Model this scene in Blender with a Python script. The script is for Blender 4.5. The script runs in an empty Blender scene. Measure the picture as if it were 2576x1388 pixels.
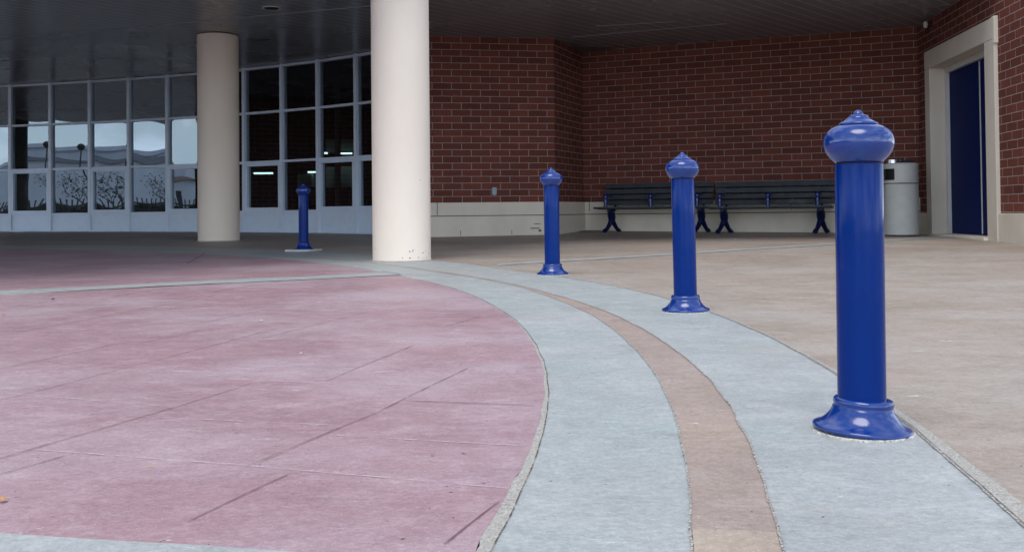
import bpy, bmesh, math, random
from mathutils import Vector, Matrix, noise
R = math.radians
random.seed(7)
sc = bpy.context.scene
# ------------------------------------------------------------------ camera, sky, sun, exposure
EYE = 0.6; SLOPE = 0.0142
F, CX, CY = 2466.0, 1288.0, 488.0           # focal length and principal point in 2576 px units
PT, RL = R(1.05), 0.0105
fw = Vector((0, math.cos(PT), math.sin(PT))); u0 = Vector((0, -math.sin(PT), math.cos(PT))); r0 = Vector((1, 0, 0))
cr = r0*math.cos(RL) - u0*math.sin(RL); cu = u0*math.cos(RL) + r0*math.sin(RL)
cam = bpy.data.cameras.new('camera'); co = bpy.data.objects.new('camera', cam); sc.collection.objects.link(co)
m = Matrix(((cr.x, cu.x, -fw.x, 0), (cr.y, cu.y, -fw.y, 0), (cr.z, cu.z, -fw.z, EYE), (0, 0, 0, 1)))
co.matrix_world = m
cam.sensor_width = 36; cam.lens = 36*F/2576; cam.shift_y = -(694-CY)/2576; cam.clip_end = 2000; cam.clip_start = .02
sc.camera = co
w = bpy.data.worlds.new('World'); sc.world = w; w.use_nodes = True
nt = w.node_tree; nt.nodes.clear()
SUN_EL, SUN_AZ = R(66), R(200)              # azimuth measured clockwise from +Y
sky = nt.nodes.new('ShaderNodeTexSky'); sky.sky_type = 'NISHITA'; sky.sun_disc = False
sky.sun_elevation = SUN_EL; sky.sun_rotation = SUN_AZ; sky.dust_density = .6; sky.ozone_density = 1.0
tc = nt.nodes.new('ShaderNodeTexCoord'); mp = nt.nodes.new('ShaderNodeMapping'); mp.inputs['Scale'].default_value = (1, 1, 2.6)
nz = nt.nodes.new('ShaderNodeTexNoise'); nz.inputs['Scale'].default_value = 2.6; nz.inputs['Detail'].default_value = 7; nz.inputs['Roughness'].default_value = .55
rp = nt.nodes.new('ShaderNodeValToRGB'); rp.color_ramp.elements[0].position = .45; rp.color_ramp.elements[1].position = .58; rp.color_ramp.elements[0].color = (.2, .2, .2, 1)
mx = nt.nodes.new('ShaderNodeMixRGB')
sx = nt.nodes.new('ShaderNodeSeparateXYZ'); hz = nt.nodes.new('ShaderNodeValToRGB')        # cloud brightness by elevation: bright bank low down
hz.color_ramp.elements[0].position = 0; hz.color_ramp.elements[0].color = (17, 19, 22.4, 1); hz.color_ramp.elements[1].position = .5; hz.color_ramp.elements[1].color = (6.6, 7.1, 8, 1)
nt.links.new(tc.outputs['Generated'], sx.inputs[0]); nt.links.new(sx.outputs[2], hz.inputs[0]); nt.links.new(hz.outputs[0], mx.inputs[2])
bg = nt.nodes.new('ShaderNodeBackground'); bg.inputs[1].default_value = .145
wo = nt.nodes.new('ShaderNodeOutputWorld')
L = nt.links.new
L(tc.outputs['Generated'], mp.inputs[0]); L(mp.outputs[0], nz.inputs[0]); L(nz.outputs[0], rp.inputs[0])
L(rp.outputs[0], mx.inputs[0]); L(sky.outputs[0], mx.inputs[1]); L(mx.outputs[0], bg.inputs[0]); L(bg.outputs[0], wo.inputs[0])
sl = bpy.data.lights.new('sun', 'SUN'); sl.energy = 1.5; sl.angle = R(34); sl.color = (1, .94, .86)
so = bpy.data.objects.new('sun', sl); sc.collection.objects.link(so)
sd = Vector((math.sin(SUN_AZ)*math.cos(SUN_EL), math.cos(SUN_AZ)*math.cos(SUN_EL), math.sin(SUN_EL)))
so.rotation_euler = sd.to_track_quat('Z', 'Y').to_euler(); so.location = sd*30
sc.view_settings.view_transform = 'Standard'; sc.view_settings.look = 'None'; sc.view_settings.exposure = .31; sc.view_settings.gamma = 1

# ------------------------------------------------------------------ measuring helpers: photo point -> world point
def ray(x, y): return fw + cr*((x-CX)/F) - cu*((y-CY)/F)
def gnd(x, y):
    d = ray(x, y); t = EYE/(SLOPE*d.y - d.z); p = d*t; return Vector((p.x, p.y, SLOPE*p.y))
def atz(x, y, z):
    d = ray(x, y); t = (z-EYE)/d.z; return Vector((d.x*t, d.y*t, z))
def gz(y): return SLOPE*y - .024*math.exp(-((y-15)/1.15)**2)        # slight drainage dip under the canopy
CEIL = 3.43

# ------------------------------------------------------------------ materials
def srgb(r, g, b):
    f = lambda c: (c/255/12.92) if c/255 <= .04045 else ((c/255+.055)/1.055)**2.4
    return (f(r), f(g), f(b), 1)
class NM:
    def __init__(s, name):
        s.m = bpy.data.materials.new(name); s.m.use_nodes = True; s.t = s.m.node_tree; s.b = s.t.nodes['Principled BSDF']
        s.tc = s.n('ShaderNodeTexCoord'); s.h = None
    def n(s, k, **kw):
        o = s.t.nodes.new(k)
        for a, v in kw.items(): setattr(o, a, v)
        return o
    def l(s, a, b): s.t.links.new(a, b)
    def noise(s, scale, detail=4, rough=.55, stretch=(1, 1, 1), coord='Object', rot=(0, 0, 0), dist=0):
        mp = s.n('ShaderNodeMapping'); mp.inputs['Scale'].default_value = stretch; mp.inputs['Rotation'].default_value = rot
        s.l(s.tc.outputs[coord], mp.inputs[0]); q = s.n('ShaderNodeTexNoise'); q.inputs['Scale'].default_value = scale
        q.inputs['Detail'].default_value = detail; q.inputs['Roughness'].default_value = rough; q.inputs['Distortion'].default_value = dist
        s.l(mp.outputs[0], q.inputs[0]); return q.outputs[0]
    def ramp(s, v, a, b, ca=(0, 0, 0, 1), cb=(1, 1, 1, 1)):
        q = s.n('ShaderNodeValToRGB'); e = q.color_ramp.elements; e[0].position = a; e[1].position = b; e[0].color = ca; e[1].color = cb
        s.l(v, q.inputs[0]); return q.outputs[0]
    def mix(s, f, a, b, mode='MIX'):
        q = s.n('ShaderNodeMixRGB', blend_type=mode)
        for i, v in enumerate((f, a, b)):
            if hasattr(v, 'is_linked'): s.l(v, q.inputs[i])
            else: q.inputs[i].default_value = v if i or not isinstance(v, tuple) else v[0]
        return q.outputs[0]
    def math(s, op, a, b=0):
        q = s.n('ShaderNodeMath', operation=op)
        for i, v in enumerate((a, b)):
            if hasattr(v, 'is_linked'): s.l(v, q.inputs[i])
            else: q.inputs[i].default_value = v
        return q.outputs[0]
    def col(s, v):
        if hasattr(v, 'is_linked'): s.l(v, s.b.inputs['Base Color'])
        else: s.b.inputs['Base Color'].default_value = v
        return s
    def p(s, rough=.6, spec=.5, metal=0, coat=0):
        if hasattr(rough, 'is_linked'): s.l(rough, s.b.inputs['Roughness'])
        else: s.b.inputs['Roughness'].default_value = rough
        s.b.inputs['Specular IOR Level'].default_value = spec; s.b.inputs['Metallic'].default_value = metal; s.b.inputs['Coat Weight'].default_value = coat
        return s
    def bump(s, v, strength=.3, dist=.01):
        q = s.n('ShaderNodeBump'); q.inputs['Strength'].default_value = strength; q.inputs['Distance'].default_value = dist
        s.l(v, q.inputs['Height'])
        if s.h: s.l(s.h, q.inputs['Normal'])
        s.h = q.outputs[0]; s.l(s.h, s.b.inputs['Normal']); return s

def sc3(c, k): return (c[0]*k, c[1]*k, c[2]*k, 1)
def concrete(name, base, dark, light, patch=None, streak=1.0, rough=.54, stain=None, scuff=.5):
    q = NM(name)
    a = q.noise(1.5, 7, .68, (1, 1.1, 1)); b = q.noise(9, 8, .72, (1, 1.3, 1)); c = q.noise(260, 3, .75)
    d = q.noise(3.2, 9, .75, (1, 2.0, 1), rot=(0, 0, .25), dist=.3); e = q.noise(4.1, 9, .78, (1, 1.6, 1), rot=(0, 0, .4), dist=.3)
    g = q.noise(34, 6, .75, (1, 1.4, 1)); h = q.noise(90, 4, .7)
    v = q.mix(q.ramp(a, .38, .64), dark, base)
    if patch: v = q.mix(q.math('MULTIPLY', q.ramp(q.noise(.8, 5, .55, (1, 1.4, 1)), .45, .62), .75), v, patch)
    v = q.mix(q.math('MULTIPLY', q.ramp(b, .50, .66), .36), v, light)
    v = q.mix(q.math('MULTIPLY', q.ramp(d, .52, .68), .45*streak), v, light)
    v = q.mix(q.math('MULTIPLY', q.ramp(e, .53, .68), .42), v, sc3(dark, .74))
    if stain: v = q.mix(q.math('MULTIPLY', q.ramp(q.noise(1.25, 6, .6, rot=(0, 0, 2.1)), .58, .72), .6), v, stain)
    v = q.mix(1.0, v, q.ramp(g, .32, .68, (.80, .80, .80, 1), (1.0, 1.0, 1.0, 1)), 'MULTIPLY')
    v = q.mix(1.0, v, q.ramp(h, .34, .66, (.78, .78, .78, 1), (1.0, 1.0, 1.0, 1)), 'MULTIPLY')
    sc = q.noise(5.5, 10, .8, (1, 3.4, 1), rot=(0, 0, -.2), dist=.5)
    v = q.mix(q.math('MULTIPLY', q.ramp(sc, .615, .655), scuff), v, (.86, .85, .88, 1))          # pale scuffs
    v = q.mix(q.math('MULTIPLY', q.ramp(c, .60, .72), .5), v, (.9, .9, .92, 1))                  # pale grains
    v = q.mix(q.math('MULTIPLY', q.ramp(c, .28, .38, (1, 1, 1, 1), (0, 0, 0, 1)), .45), v, sc3(dark, .35))
    v = q.mix(q.ramp(q.noise(48, 2, .5), .735, .765), v, sc3(dark, .3))
    q.col(v).p(q.ramp(b, .3, .7, (rough-.16,)*3+(1,), (rough+.12,)*3+(1,)), .4)
    q.bump(a, .5, .03); q.bump(b, .4, .012); q.bump(g, .35, .005); q.bump(c, .35, .002)
    return q.m
M = {}
M['pink'] = concrete('stamped_pink_concrete', (.47, .295, .325, 1), (.41, .25, .28, 1), (.59, .455, .495, 1), (.55, .43, .475, 1), .9, .5)
M['grey'] = concrete('blue_grey_concrete', (.49, .51, .505, 1), (.40, .42, .415, 1), (.60, .61, .62, 1), (.41, .475, .455, 1), .7, .6, (.47, .43, .37, 1), .35)
M['tan'] = concrete('tan_concrete', (.46, .375, .31, 1), (.38, .305, .245, 1), (.53, .47, .42, 1), (.475, .43, .38, 1), .9, .55)
M['strip'] = concrete('tan_strip_concrete', (.47, .37, .325, 1), (.39, .30, .25, 1), (.53, .45, .42, 1), (.50, .38, .30, 1), .5)
M['patch'] = concrete('new_tan_concrete', (.53, .43, .34, 1), (.46, .37, .29, 1), (.57, .48, .40, 1), None, .4)
def gravel(name, a, b, c):
    q = NM(name); n1 = q.noise(160, 3, .7); n2 = q.noise(25, 5, .6)
    v = q.mix(q.ramp(n1, .4, .62), a, b); v = q.mix(q.ramp(n2, .5, .7), v, c); q.col(v).p(.85, .2); q.bump(n1, 1, .006); q.bump(n2, .6, .01); return q.m
M['joint'] = gravel('joint_grit', (.16, .14, .12, 1), (.62, .60, .57, 1), (.32, .29, .26, 1))
M['edge'] = gravel('crumbled_edge', (.33, .31, .275, 1), (.56, .54, .50, 1), (.44, .42, .38, 1))
M['grout'] = gravel('white_grout', (.42, .40, .35, 1), (.75, .74, .70, 1), (.6, .56, .48, 1))
def fading(name, colr, lo, hi):
    q = NM(name); q.col(colr).p(.8, .2); n = q.noise(16, 8, .7); a = q.ramp(n, lo, hi); q.l(a, q.b.inputs['Alpha']); return q.m
M['groove'] = fading('groove_dirt', (.19, .105, .112, 1), .31, .50)
M['ridge'] = fading('lit_ridge', (.66, .55, .60, 1), .40, .58)  # pale colour paints in the light caught along the stamped lines
M['crack'] = fading('dark_crack', (.09, .075, .065, 1), .36, .55)
q = NM('asphalt'); n = q.noise(60, 4); q.col(q.mix(n, (.04, .04, .042, 1), (.075, .075, .075, 1))).p(.85); M['asphalt'] = q.m

def brick():
    q = NM('red_brick'); q.tc_uv = q.tc.outputs['UV']
    mp = q.n('ShaderNodeMapping'); q.l(q.tc_uv, mp.inputs[0])
    wob = q.n('ShaderNodeMixRGB', blend_type='LINEAR_LIGHT'); wob.inputs[0].default_value = .004
    wn = q.n('ShaderNodeTexNoise'); wn.inputs['Scale'].default_value = 9; q.l(mp.outputs[0], wn.inputs[0]); q.l(mp.outputs[0], wob.inputs[1]); q.l(wn.outputs['Color'], wob.inputs[2])
    b = q.n('ShaderNodeTexBrick'); b.offset = .5; b.inputs['Scale'].default_value = 1; b.inputs['Brick Width'].default_value = .312; b.inputs['Row Height'].default_value = .1072
    b.inputs['Mortar Size'].default_value = .0055; b.inputs['Mortar Smooth'].default_value = .25; b.inputs['Bias'].default_value = 0
    b.inputs['Color1'].default_value = (.155, .048, .033, 1); b.inputs['Color2'].default_value = (.235, .070, .047, 1); b.inputs['Mortar'].default_value = (.46, .40, .37, 1)
    q.l(wob.outputs[0], b.inputs['Vector'])
    n1 = q.noise(3, 6, .65, coord='UV'); n2 = q.noise(40, 4, .7, coord='UV', stretch=(1, 3, 1)); n3 = q.noise(1.3, 7, .7, coord='UV', dist=1.2)
    v = q.mix(q.ramp(n2, .3, .7, (.62, .62, .62, 1), (1.15, 1.1, 1.1, 1)), (0, 0, 0, 1), b.outputs['Color'])
    v = q.mix(1.0, b.outputs['Color'], q.ramp(n2, .3, .7, (.68, .66, .66, 1), (1, 1, 1, 1)), 'MULTIPLY')
    v = q.mix(1.0, v, q.ramp(n1, .3, .75, (.78, .78, .8, 1), (1, 1, 1, 1)), 'MULTIPLY')
    v = q.mix(q.math('MULTIPLY', q.ramp(n3, .66, .76), .28), v, (.5, .45, .44, 1))
    q.col(v).p(.82, .25)
    inv = q.math('SUBTRACT', 1.0, b.outputs['Fac']); q.bump(inv, .9, .008); q.bump(n2, .25, .003); return q.m
M['brick'] = brick()
def cream(name, c, k=.86, sp=.15):
    q = NM(name); a = q.noise(1.6, 7, .65, (1, 1, .5)); b = q.noise(130, 3, .6); d = q.noise(26, 5, .7)
    v = q.mix(q.ramp(a, .32, .7), sc3(c, k), c); v = q.mix(q.math('MULTIPLY', q.ramp(d, .66, .74), sp), v, sc3(c, .45))
    q.col(v).p(.72, .3); q.bump(b, .5, .003); q.bump(a, .2, .02); return q.m
M['cream'] = cream('cream_stucco', (.68, .615, .52, 1))
M['column'] = cream('column_render', (.82, .72, .61, 1), .93, .12)
M['plinth'] = cream('plinth_stone', (.76, .69, .57, 1), .84, .4)
def paint(name, c, rough=.25, coat=0, grime=.12, bump=.12, spec=.5, metal=0):
    q = NM(name); a = q.noise(7, 5, .6); b = q.noise(55, 3, .6)
    v = q.mix(q.math('MULTIPLY', q.ramp(a, .45, .75), grime), c, sc3(c, .5)); q.col(v).p(q.ramp(a, .3, .7, (rough*.8,)*3+(1,), (min(1, rough*1.5),)*3+(1,)), spec, metal, coat)
    q.bump(a, bump, .006); q.bump(b, bump*.6, .0015); return q.m
M['blue'] = paint('glossy_blue_paint', (.001, .024, .185, 1), .2, .0, .25, .15, .2)
def worn_blue(name, c, rough, spec):
    q = NM(name); a = q.noise(7, 5, .6); b = q.noise(55, 3, .6); k = q.noise(38, 5, .75); dz = q.noise(14, 7, .75)
    v = q.mix(q.math('MULTIPLY', q.ramp(a, .45, .75), .22), c, sc3(c, .5))
    v = q.mix(q.math('MULTIPLY', q.ramp(dz, .60, .74), .05), v, (.15, .22, .36, 1))       # thin dust
    v = q.mix(q.ramp(k, .735, .75), v, (.16, .17, .20, 1))                              # chips
    q.col(v).p(q.ramp(dz, .35, .75, (rough*.8,)*3+(1,), (rough*2.2,)*3+(1,)), spec); q.bump(a, .2, .006); q.bump(b, .12, .0015); return q.m
M['gloss'] = worn_blue('glossy_blue_casting', (.0001, .030, .20, 1), .12, .75)
M['shaftblue'] = worn_blue('blue_shaft_paint', (.0001, .0225, .165, 1), .12, .15)
M['blue2'] = paint('dark_blue_paint', (.001, .006, .05, 1), .3, .0, .12, .12, .3)
M['armblue'] = paint('navy_casting', (.001, .018, .15, 1), .15, .0, .1, .1, .8)
M['doorblue'] = paint('blue_door_paint', (.0015, .013, .105, 1), .5, .0, .0, .0, .12)
q = NM('plain_blue_door'); q.col((.0005, .010, .085, 1)).p(.5, .06); M['doorblue'] = q.m
M['slat'] = paint('dark_slats', (.022, .030, .038, 1), .5, 0, .3, .2)
M['alu'] = paint('painted_aluminium', (.72, .81, .94, 1), .42, 0, .1, .05)
M['panel'] = paint('pale_panel', (.70, .82, .97, 1), .4, 0, .12, .05)
M['bin'] = paint('grey_plastic', (.55, .56, .52, 1), .45, 0, .2, .1)
M['steel'] = paint('bright_steel', (.8, .82, .85, 1), .25, 0, .1, .05, .5, 1)
M['dark'] = paint('black_inside', (.01, .01, .011, 1), .6)
M['iron'] = paint('black_iron', (.015, .016, .018, 1), .5)
M['trim'] = paint('white_trim', (.6, .6, .58, 1), .5)
M['box'] = paint('grey_metal_box', (.33, .40, .46, 1), .45)
M['white'] = cream('white_wall', (.78, .80, .84, 1))
M['roof'] = paint('brown_roof', (.12, .075, .06, 1), .8)
M['slate'] = paint('slate_roof', (.05, .06, .08, 1), .7)
M['bark'] = paint('bark', (.07, .055, .045, 1), .9)
M['leaf'] = paint('leaf', (.05, .075, .03, 1), .8)
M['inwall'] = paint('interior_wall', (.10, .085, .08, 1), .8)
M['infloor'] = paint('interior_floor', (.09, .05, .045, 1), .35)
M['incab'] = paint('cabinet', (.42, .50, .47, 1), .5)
M['leafy'] = paint('dry_leaf', (.55, .25, .07, 1), .7)
M['stone'] = paint('pebble', (.6, .58, .55, 1), .8)
def emis(name, c, s):
    q = NM(name); q.b.inputs['Emission Color'].default_value = c; q.b.inputs['Emission Strength'].default_value = s; q.col((.7, .7, .7, 1)); return q.m
M['tube'] = emis('fluorescent_tube', (.75, 1, .95, 1), 2.6)
def glass():
    m_ = bpy.data.materials.new('window_glass'); m_.use_nodes = True; t = m_.node_tree; t.nodes.clear()
    o = t.nodes.new('ShaderNodeOutputMaterial'); mi = t.nodes.new('ShaderNodeMixShader'); tr = t.nodes.new('ShaderNodeBsdfTransparent'); gl = t.nodes.new('ShaderNodeBsdfGlossy')
    tr.inputs[0].default_value = (.42, .48, .5, 1); gl.inputs['Roughness'].default_value = .0; gl.inputs[0].default_value = (.74, .87, 1, 1)
    lw = t.nodes.new('ShaderNodeFresnel'); lw.inputs[0].default_value = 3.3
    t.links.new(lw.outputs[0], mi.inputs[0]); t.links.new(tr.outputs[0], mi.inputs[1]); t.links.new(gl.outputs[0], mi.inputs[2]); t.links.new(mi.outputs[0], o.inputs[0]); return m_
M['glass'] = glass()
def soffit():
    q = NM('soffit_boards')
    mp = q.n('ShaderNodeMapping'); mp.inputs['Rotation'].default_value = (0, 0, -R(48)); q.l(q.tc.outputs['Object'], mp.inputs[0])
    s = q.n('ShaderNodeSeparateXYZ'); q.l(mp.outputs[0], s.inputs[0])
    fr = q.math('FRACT', q.math('MULTIPLY', s.outputs[1], 1/.2)); g = q.math('LESS_THAN', fr, .07)
    n1 = q.noise(.6, 4); n2 = q.noise(30, 3, .6)
    v = q.mix(q.ramp(n1, .3, .7), (.16, .165, .18, 1), (.20, .20, .215, 1)); v = q.mix(g, v, (.42, .42, .43, 1))
    q.col(v).p(q.ramp(n1, .3, .7, (.20,)*3+(1,), (.30,)*3+(1,)), .5); q.bump(g, .15, .003); q.bump(n1, .1, .01); return q.m
M['soffit'] = soffit()

# ------------------------------------------------------------------ mesh helpers
def link(o): sc.collection.objects.link(o); return o
def tag(o, label=None, cat=None, group=None, kind=None):
    if label: o['label'] = label
    if cat: o['category'] = cat
    if group: o['group'] = group
    if kind: o['kind'] = kind
    return o
def empty(name, loc=(0, 0, 0), rz=0, **kw):
    o = bpy.data.objects.new(name, None); link(o); o.location = loc; o.rotation_euler = (0, 0, rz); o.empty_display_size = .1; return tag(o, **kw)
class B:
    def __init__(s): s.v = []; s.f = []; s.mi = []; s.uv = []; s.sm = []; s.k = 0; s.hasuv = False
    def add(s, vs, fs, uv=None, smooth=False, mi=None):
        b = len(s.v); s.v += [tuple(v) for v in vs]; mi = s.k if mi is None else mi
        for f in fs:
            s.f.append([b+i for i in f]); s.mi.append(mi); s.sm.append(smooth)
            s.uv.append([uv[i] for i in f] if uv else [(0, 0)]*len(f))
        return s
    def box(s, lo, hi, mat=None):
        x0, y0, z0 = lo; x1, y1, z1 = hi
        v = [Vector(p) for p in ((x0, y0, z0), (x1, y0, z0), (x1, y1, z0), (x0, y1, z0), (x0, y0, z1), (x1, y0, z1), (x1, y1, z1), (x0, y1, z1))]
        if mat: v = [mat @ p for p in v]
        return s.add(v, [(0, 3, 2, 1), (4, 5, 6, 7), (0, 1, 5, 4), (1, 2, 6, 5), (2, 3, 7, 6), (3, 0, 4, 7)])
    def prism(s, poly, z0, z1):
        n = len(poly); v = [(p[0], p[1], z0 if not callable(z0) else z0(p[1])) for p in poly]+[(p[0], p[1], z1) for p in poly]
        return s.add(v, [tuple(range(n-1, -1, -1)), tuple(range(n, 2*n))]+[(i, (i+1) % n, n+(i+1) % n, n+i) for i in range(n)])
    def lathe(s, prof, n=48, mat=None, c=(0, 0), smooth=True):
        v = []; f = []
        for r, z in prof:
            for i in range(n):
                a = 2*math.pi*i/n; p = Vector((c[0]+r*math.cos(a), c[1]+r*math.sin(a), z)); v.append(mat @ p if mat else p)
        for j in range(len(prof)-1):
            for i in range(n): f.append((j*n+i, j*n+(i+1) % n, (j+1)*n+(i+1) % n, (j+1)*n+i))
        f.append(tuple(range(n-1, -1, -1))); f.append(tuple(range((len(prof)-1)*n, len(prof)*n)))
        return s.add(v, f, smooth=smooth)
    def tube(s, pts, rad, n=8):
        pts = [Vector(p) for p in pts]; v = []; f = []
        if not isinstance(rad, (list, tuple)): rad = [rad]*len(pts)
        for j, p in enumerate(pts):
            d = (pts[min(j+1, len(pts)-1)]-pts[max(j-1, 0)]).normalized(); a = d.orthogonal().normalized() if abs(d.z) > .99 else d.cross(Vector((0, 0, 1))).normalized(); b = d.cross(a)
            for i in range(n): t = 2*math.pi*i/n; v.append(p+a*math.cos(t)*rad[j]+b*math.sin(t)*rad[j])
        for j in range(len(pts)-1):
            for i in range(n): f.append((j*n+i, j*n+(i+1) % n, (j+1)*n+(i+1) % n, (j+1)*n+i))
        f.append(tuple(range(n))); f.append(tuple(range(len(v)-n, len(v))))
        return s.add(v, f, smooth=True)
    def quad_uv(s, a, b, z0, z1):          # vertical wall face a->b with metric uv, split finely
        a = Vector(a); b = Vector(b); ln = (b-a).length; us = s.k_u if hasattr(s, 'k_u') else 0
        return s.add([(a.x, a.y, z0), (b.x, b.y, z0), (b.x, b.y, z1), (a.x, a.y, z1)], [(0, 1, 2, 3)], [(us, z0), (us+ln, z0), (us+ln, z1), (us, z1)])
    def build(s, name, mats, parent=None, bevel=0, smooth_angle=None):
        me = bpy.data.meshes.new(name); me.from_pydata(s.v, [], s.f)
        if not isinstance(mats, (list, tuple)): mats = [mats]
        for x in mats: me.materials.append(M[x])
        for i, pl in enumerate(me.polygons): pl.material_index = s.mi[i]; pl.use_smooth = s.sm[i]
        uvl = me.uv_layers.new(name='UVMap')
        i = 0
        for pl, u in zip(me.polygons, s.uv):
            for c in u: uvl.data[i].uv = c; i += 1
        me.update(); o = bpy.data.objects.new(name, me); link(o)
        if parent: o.parent = parent
        if any(s.sm) :
            try: me.set_sharp_from_angle(angle=R(smooth_angle or 40))
            except Exception: pass
        if bevel:
            md = o.modifiers.new('bevel', 'BEVEL'); md.width = bevel; md.segments = 2; md.limit_method = 'ANGLE'
        return o
def frame2(p, q):                            # local frame: x along p->q, y = outward (to the camera side), z up
    d = (Vector((q[0], q[1], 0))-Vector((p[0], p[1], 0))); ln = d.length; d.normalize(); n = Vector((d.y, -d.x, 0))
    return Matrix(((d.x, n.x, 0, p[0]), (d.y, n.y, 0, p[1]), (0, 0, 1, 0), (0, 0, 0, 1))), ln
def copy_tree(o, parent=None):
    c = o.copy(); link(c); c.parent = parent
    for ch in list(o.children): copy_tree(ch, c)
    return c

# ------------------------------------------------------------------ the ground
O = Vector((-10, 3.5))
def lerp_tab(tab, x):
    if x <= tab[0][0]: return tab[0][1]
    for (a, va), (b, vb) in zip(tab, tab[1:]):
        if x <= b:
            t = (x-a)/(b-a); t = t*t*(3-2*t) if False else t; return va+(vb-va)*t
    return tab[-1][1]
R1 = [(-60, 10.13), (-10, 10.125), (-3.5, 10.122), (2, 10.105), (10, 10.095), (16.5, 10.085), (22, 10.03), (36, 10.03), (60, 10.0)]
R2 = [(-60, 10.45), (-9, 10.458), (-5, 10.469), (3, 10.482), (11, 10.512), (18, 10.515), (24, 10.44), (30, 10.38), (60, 10.38)]
R3 = [(-60, 10.6), (-8, 10.61), (-4, 10.645), (1.4, 10.635), (8, 10.615), (13, 10.595), (20, 10.52), (30, 10.44), (60, 10.42)]
R4 = [(-60, 11.05), (-6, 11.05), (-1, 11.082), (6, 11.122), (14, 11.155), (18, 11.10), (24, 11.03), (34, 11.06), (60, 11.05)]
def sm(tab, th): return sum(lerp_tab(tab, th+k) for k in (-3, -1.5, 0, 1.5, 3))/5
def ring_pt(r, th, dz=0):
    a = R(th); y = O.y+r*math.sin(a); return (O.x+r*math.cos(a), y, gz(y)+dz)
def jit(th, seed, amp=.005): return amp*(noise.noise(Vector((th*.9, seed, 0)))+.16*noise.noise(Vector((th*7, seed, 3))))
def undul(x, y):                             # gentle dips in the hand finished slabs
    return .006*noise.noise(Vector((x*1.1, y*.8, 5)))+.0025*noise.noise(Vector((x*4, y*3, 9)))
def strip(name, fa, fb, t0, t1, mat, dz=0, step=.5, nr=8, kind='structure', und=True, width_m=None):
    b = B(); ths = []; t = t0
    while t < t1+1e-6: ths.append(t); t += step
    v = []; f = []
    for t in ths:
        a, c = fa(t), fb(t)
        for j in range(nr+1):
            r = a+(c-a)*j/nr; p = ring_pt(r, t, dz); v.append((p[0], p[1], p[2]+(undul(p[0], p[1]) if und else 0)))
    n = nr+1
    for i in range(len(ths)-1):
        for j in range(nr): f.append((i*n+j, i*n+j+1, (i+1)*n+j+1, (i+1)*n+j))
    b.add(v, f, smooth=True); o = b.build(name, mat)
    if kind: tag(o, kind=kind)
    return o
r1 = lambda t: sm(R1, t)+jit(t, 1); r2 = lambda t: sm(R2, t)+jit(t, 2); r3 = lambda t: sm(R3, t)+jit(t, 3); r4 = lambda t: sm(R4, t)+jit(t, 4)
b = B(); b.add([(-300, -300, gz(-300)-.05), (300, -300, gz(-300)-.05), (300, 300, gz(300)-.05), (-300, 300, gz(300)-.05)], [(0, 1, 2, 3)])
g = b.build('ground', 'asphalt'); tag(g, kind='structure')
# pink disc: rows of rings from the rim inwards, with grooves pressed in the same mesh
ew = lambda t: lerp_tab([(-60, .034), (-10.4, .034), (-8, .028), (-5, .018), (-1, .012), (4, .010), (9, .006), (20, .004), (60, .004)], t)
pr = lambda t: r1(t)-ew(t)*(1+.35*noise.noise(Vector((t*1.6, 7, 0)))+.30*noise.noise(Vector((t*9, 7, 0)))+.2*noise.noise(Vector((t*31, 7, 0)))) 
b = B(); radii = [0, 2, 4, 6, 7, 8, 8.5, 9, 9.3, 9.6, 9.8, 9.95]; ths = [-180+i*.5 for i in range(721)]
v = []; f = []
for t in ths:
    rr = pr(max(-60, min(60, t)))
    for r in radii+[None]:
        r = rr if r is None else r; p = ring_pt(r, t); v.append((p[0], p[1], p[2]+undul(p[0], p[1])))
n = len(radii)+1
for i in range(len(ths)-1):
    for j in range(n-1): f.append((i*n+j, i*n+j+1, (i+1)*n+j+1, (i+1)*n+j))
b.add(v, f, smooth=True)
def ribbon(bb, p, q, wd, mi, dz=.0025, seed=0, und=True, seg=.06):
    p = Vector(p[:2]); q = Vector(q[:2]); d = q-p; ln = d.length; d.normalize(); nn = Vector((-d.y, d.x)); k = max(2, int(ln/seg)); v = []; f = []
    for i in range(k+1):
        c = p+d*ln*i/k+nn*.006*noise.noise(Vector((i*seg*2.5, seed, 0))); ww = wd*(.5+.9*abs(noise.noise(Vector((i*seg*9, seed, 4))))+.25)*(.4 if i in (0, k) else 1)
        for s in (-1, 1): e = c+nn*ww*s/2; v.append((e.x, e.y, gz(e.y)+dz+undul(c.x, c.y)))
    for i in range(k): f.append((2*i, 2*i+1, 2*i+3, 2*i+2))
    bb.add(v, f, mi=mi)
G2 = lambda x, y: gnd(x, y).to_2d()
dark = [((-40, 1167), (636, 963)), ((618, 1179), (961, 1032)), ((961, 1032), (1180, 925)), ((822, 957), (1045, 867)), ((-40, 1015), (570, 861)), ((570, 861), (700, 826)), ((-40, 851), (540, 744)), ((470, 1318), (738, 1192)), ((-40, 1206), (162, 1146)),
        ((-30, 897), (130, 868)), ((340, 866), (540, 824)), ((-20, 932), (330, 858)), ((485, 818), (680, 777)), ((1115, 1375), (1262, 1262)), ((-20, 780), (140, 756)), ((1120, 823), (1210, 795)), ((660, 853), (930, 783))]
light = [((84, 1131), (1288, 1230)), ((354, 1047), (840, 1071)), ((384, 945), (1090, 972)), ((0, 985), (430, 1022)), ((560, 813), (1000, 836)), ((700, 748), (1060, 760)), ((830, 1096), (1320, 1123)), ((650, 855), (1070, 866)), ((1100, 892), (1340, 902))]
for i, (p, q) in enumerate(dark): ribbon(b, G2(*p), G2(*q), .0031, 1, seed=i*3.7, seg=.025)
for i, (p, q) in enumerate(light): ribbon(b, G2(*p), G2(*q), .0034, 2, seed=50+i*3.1, seg=.03)
ribbon(b, G2(1015, 1008), G2(1345, 1022), .004, 1, seed=91)
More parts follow.
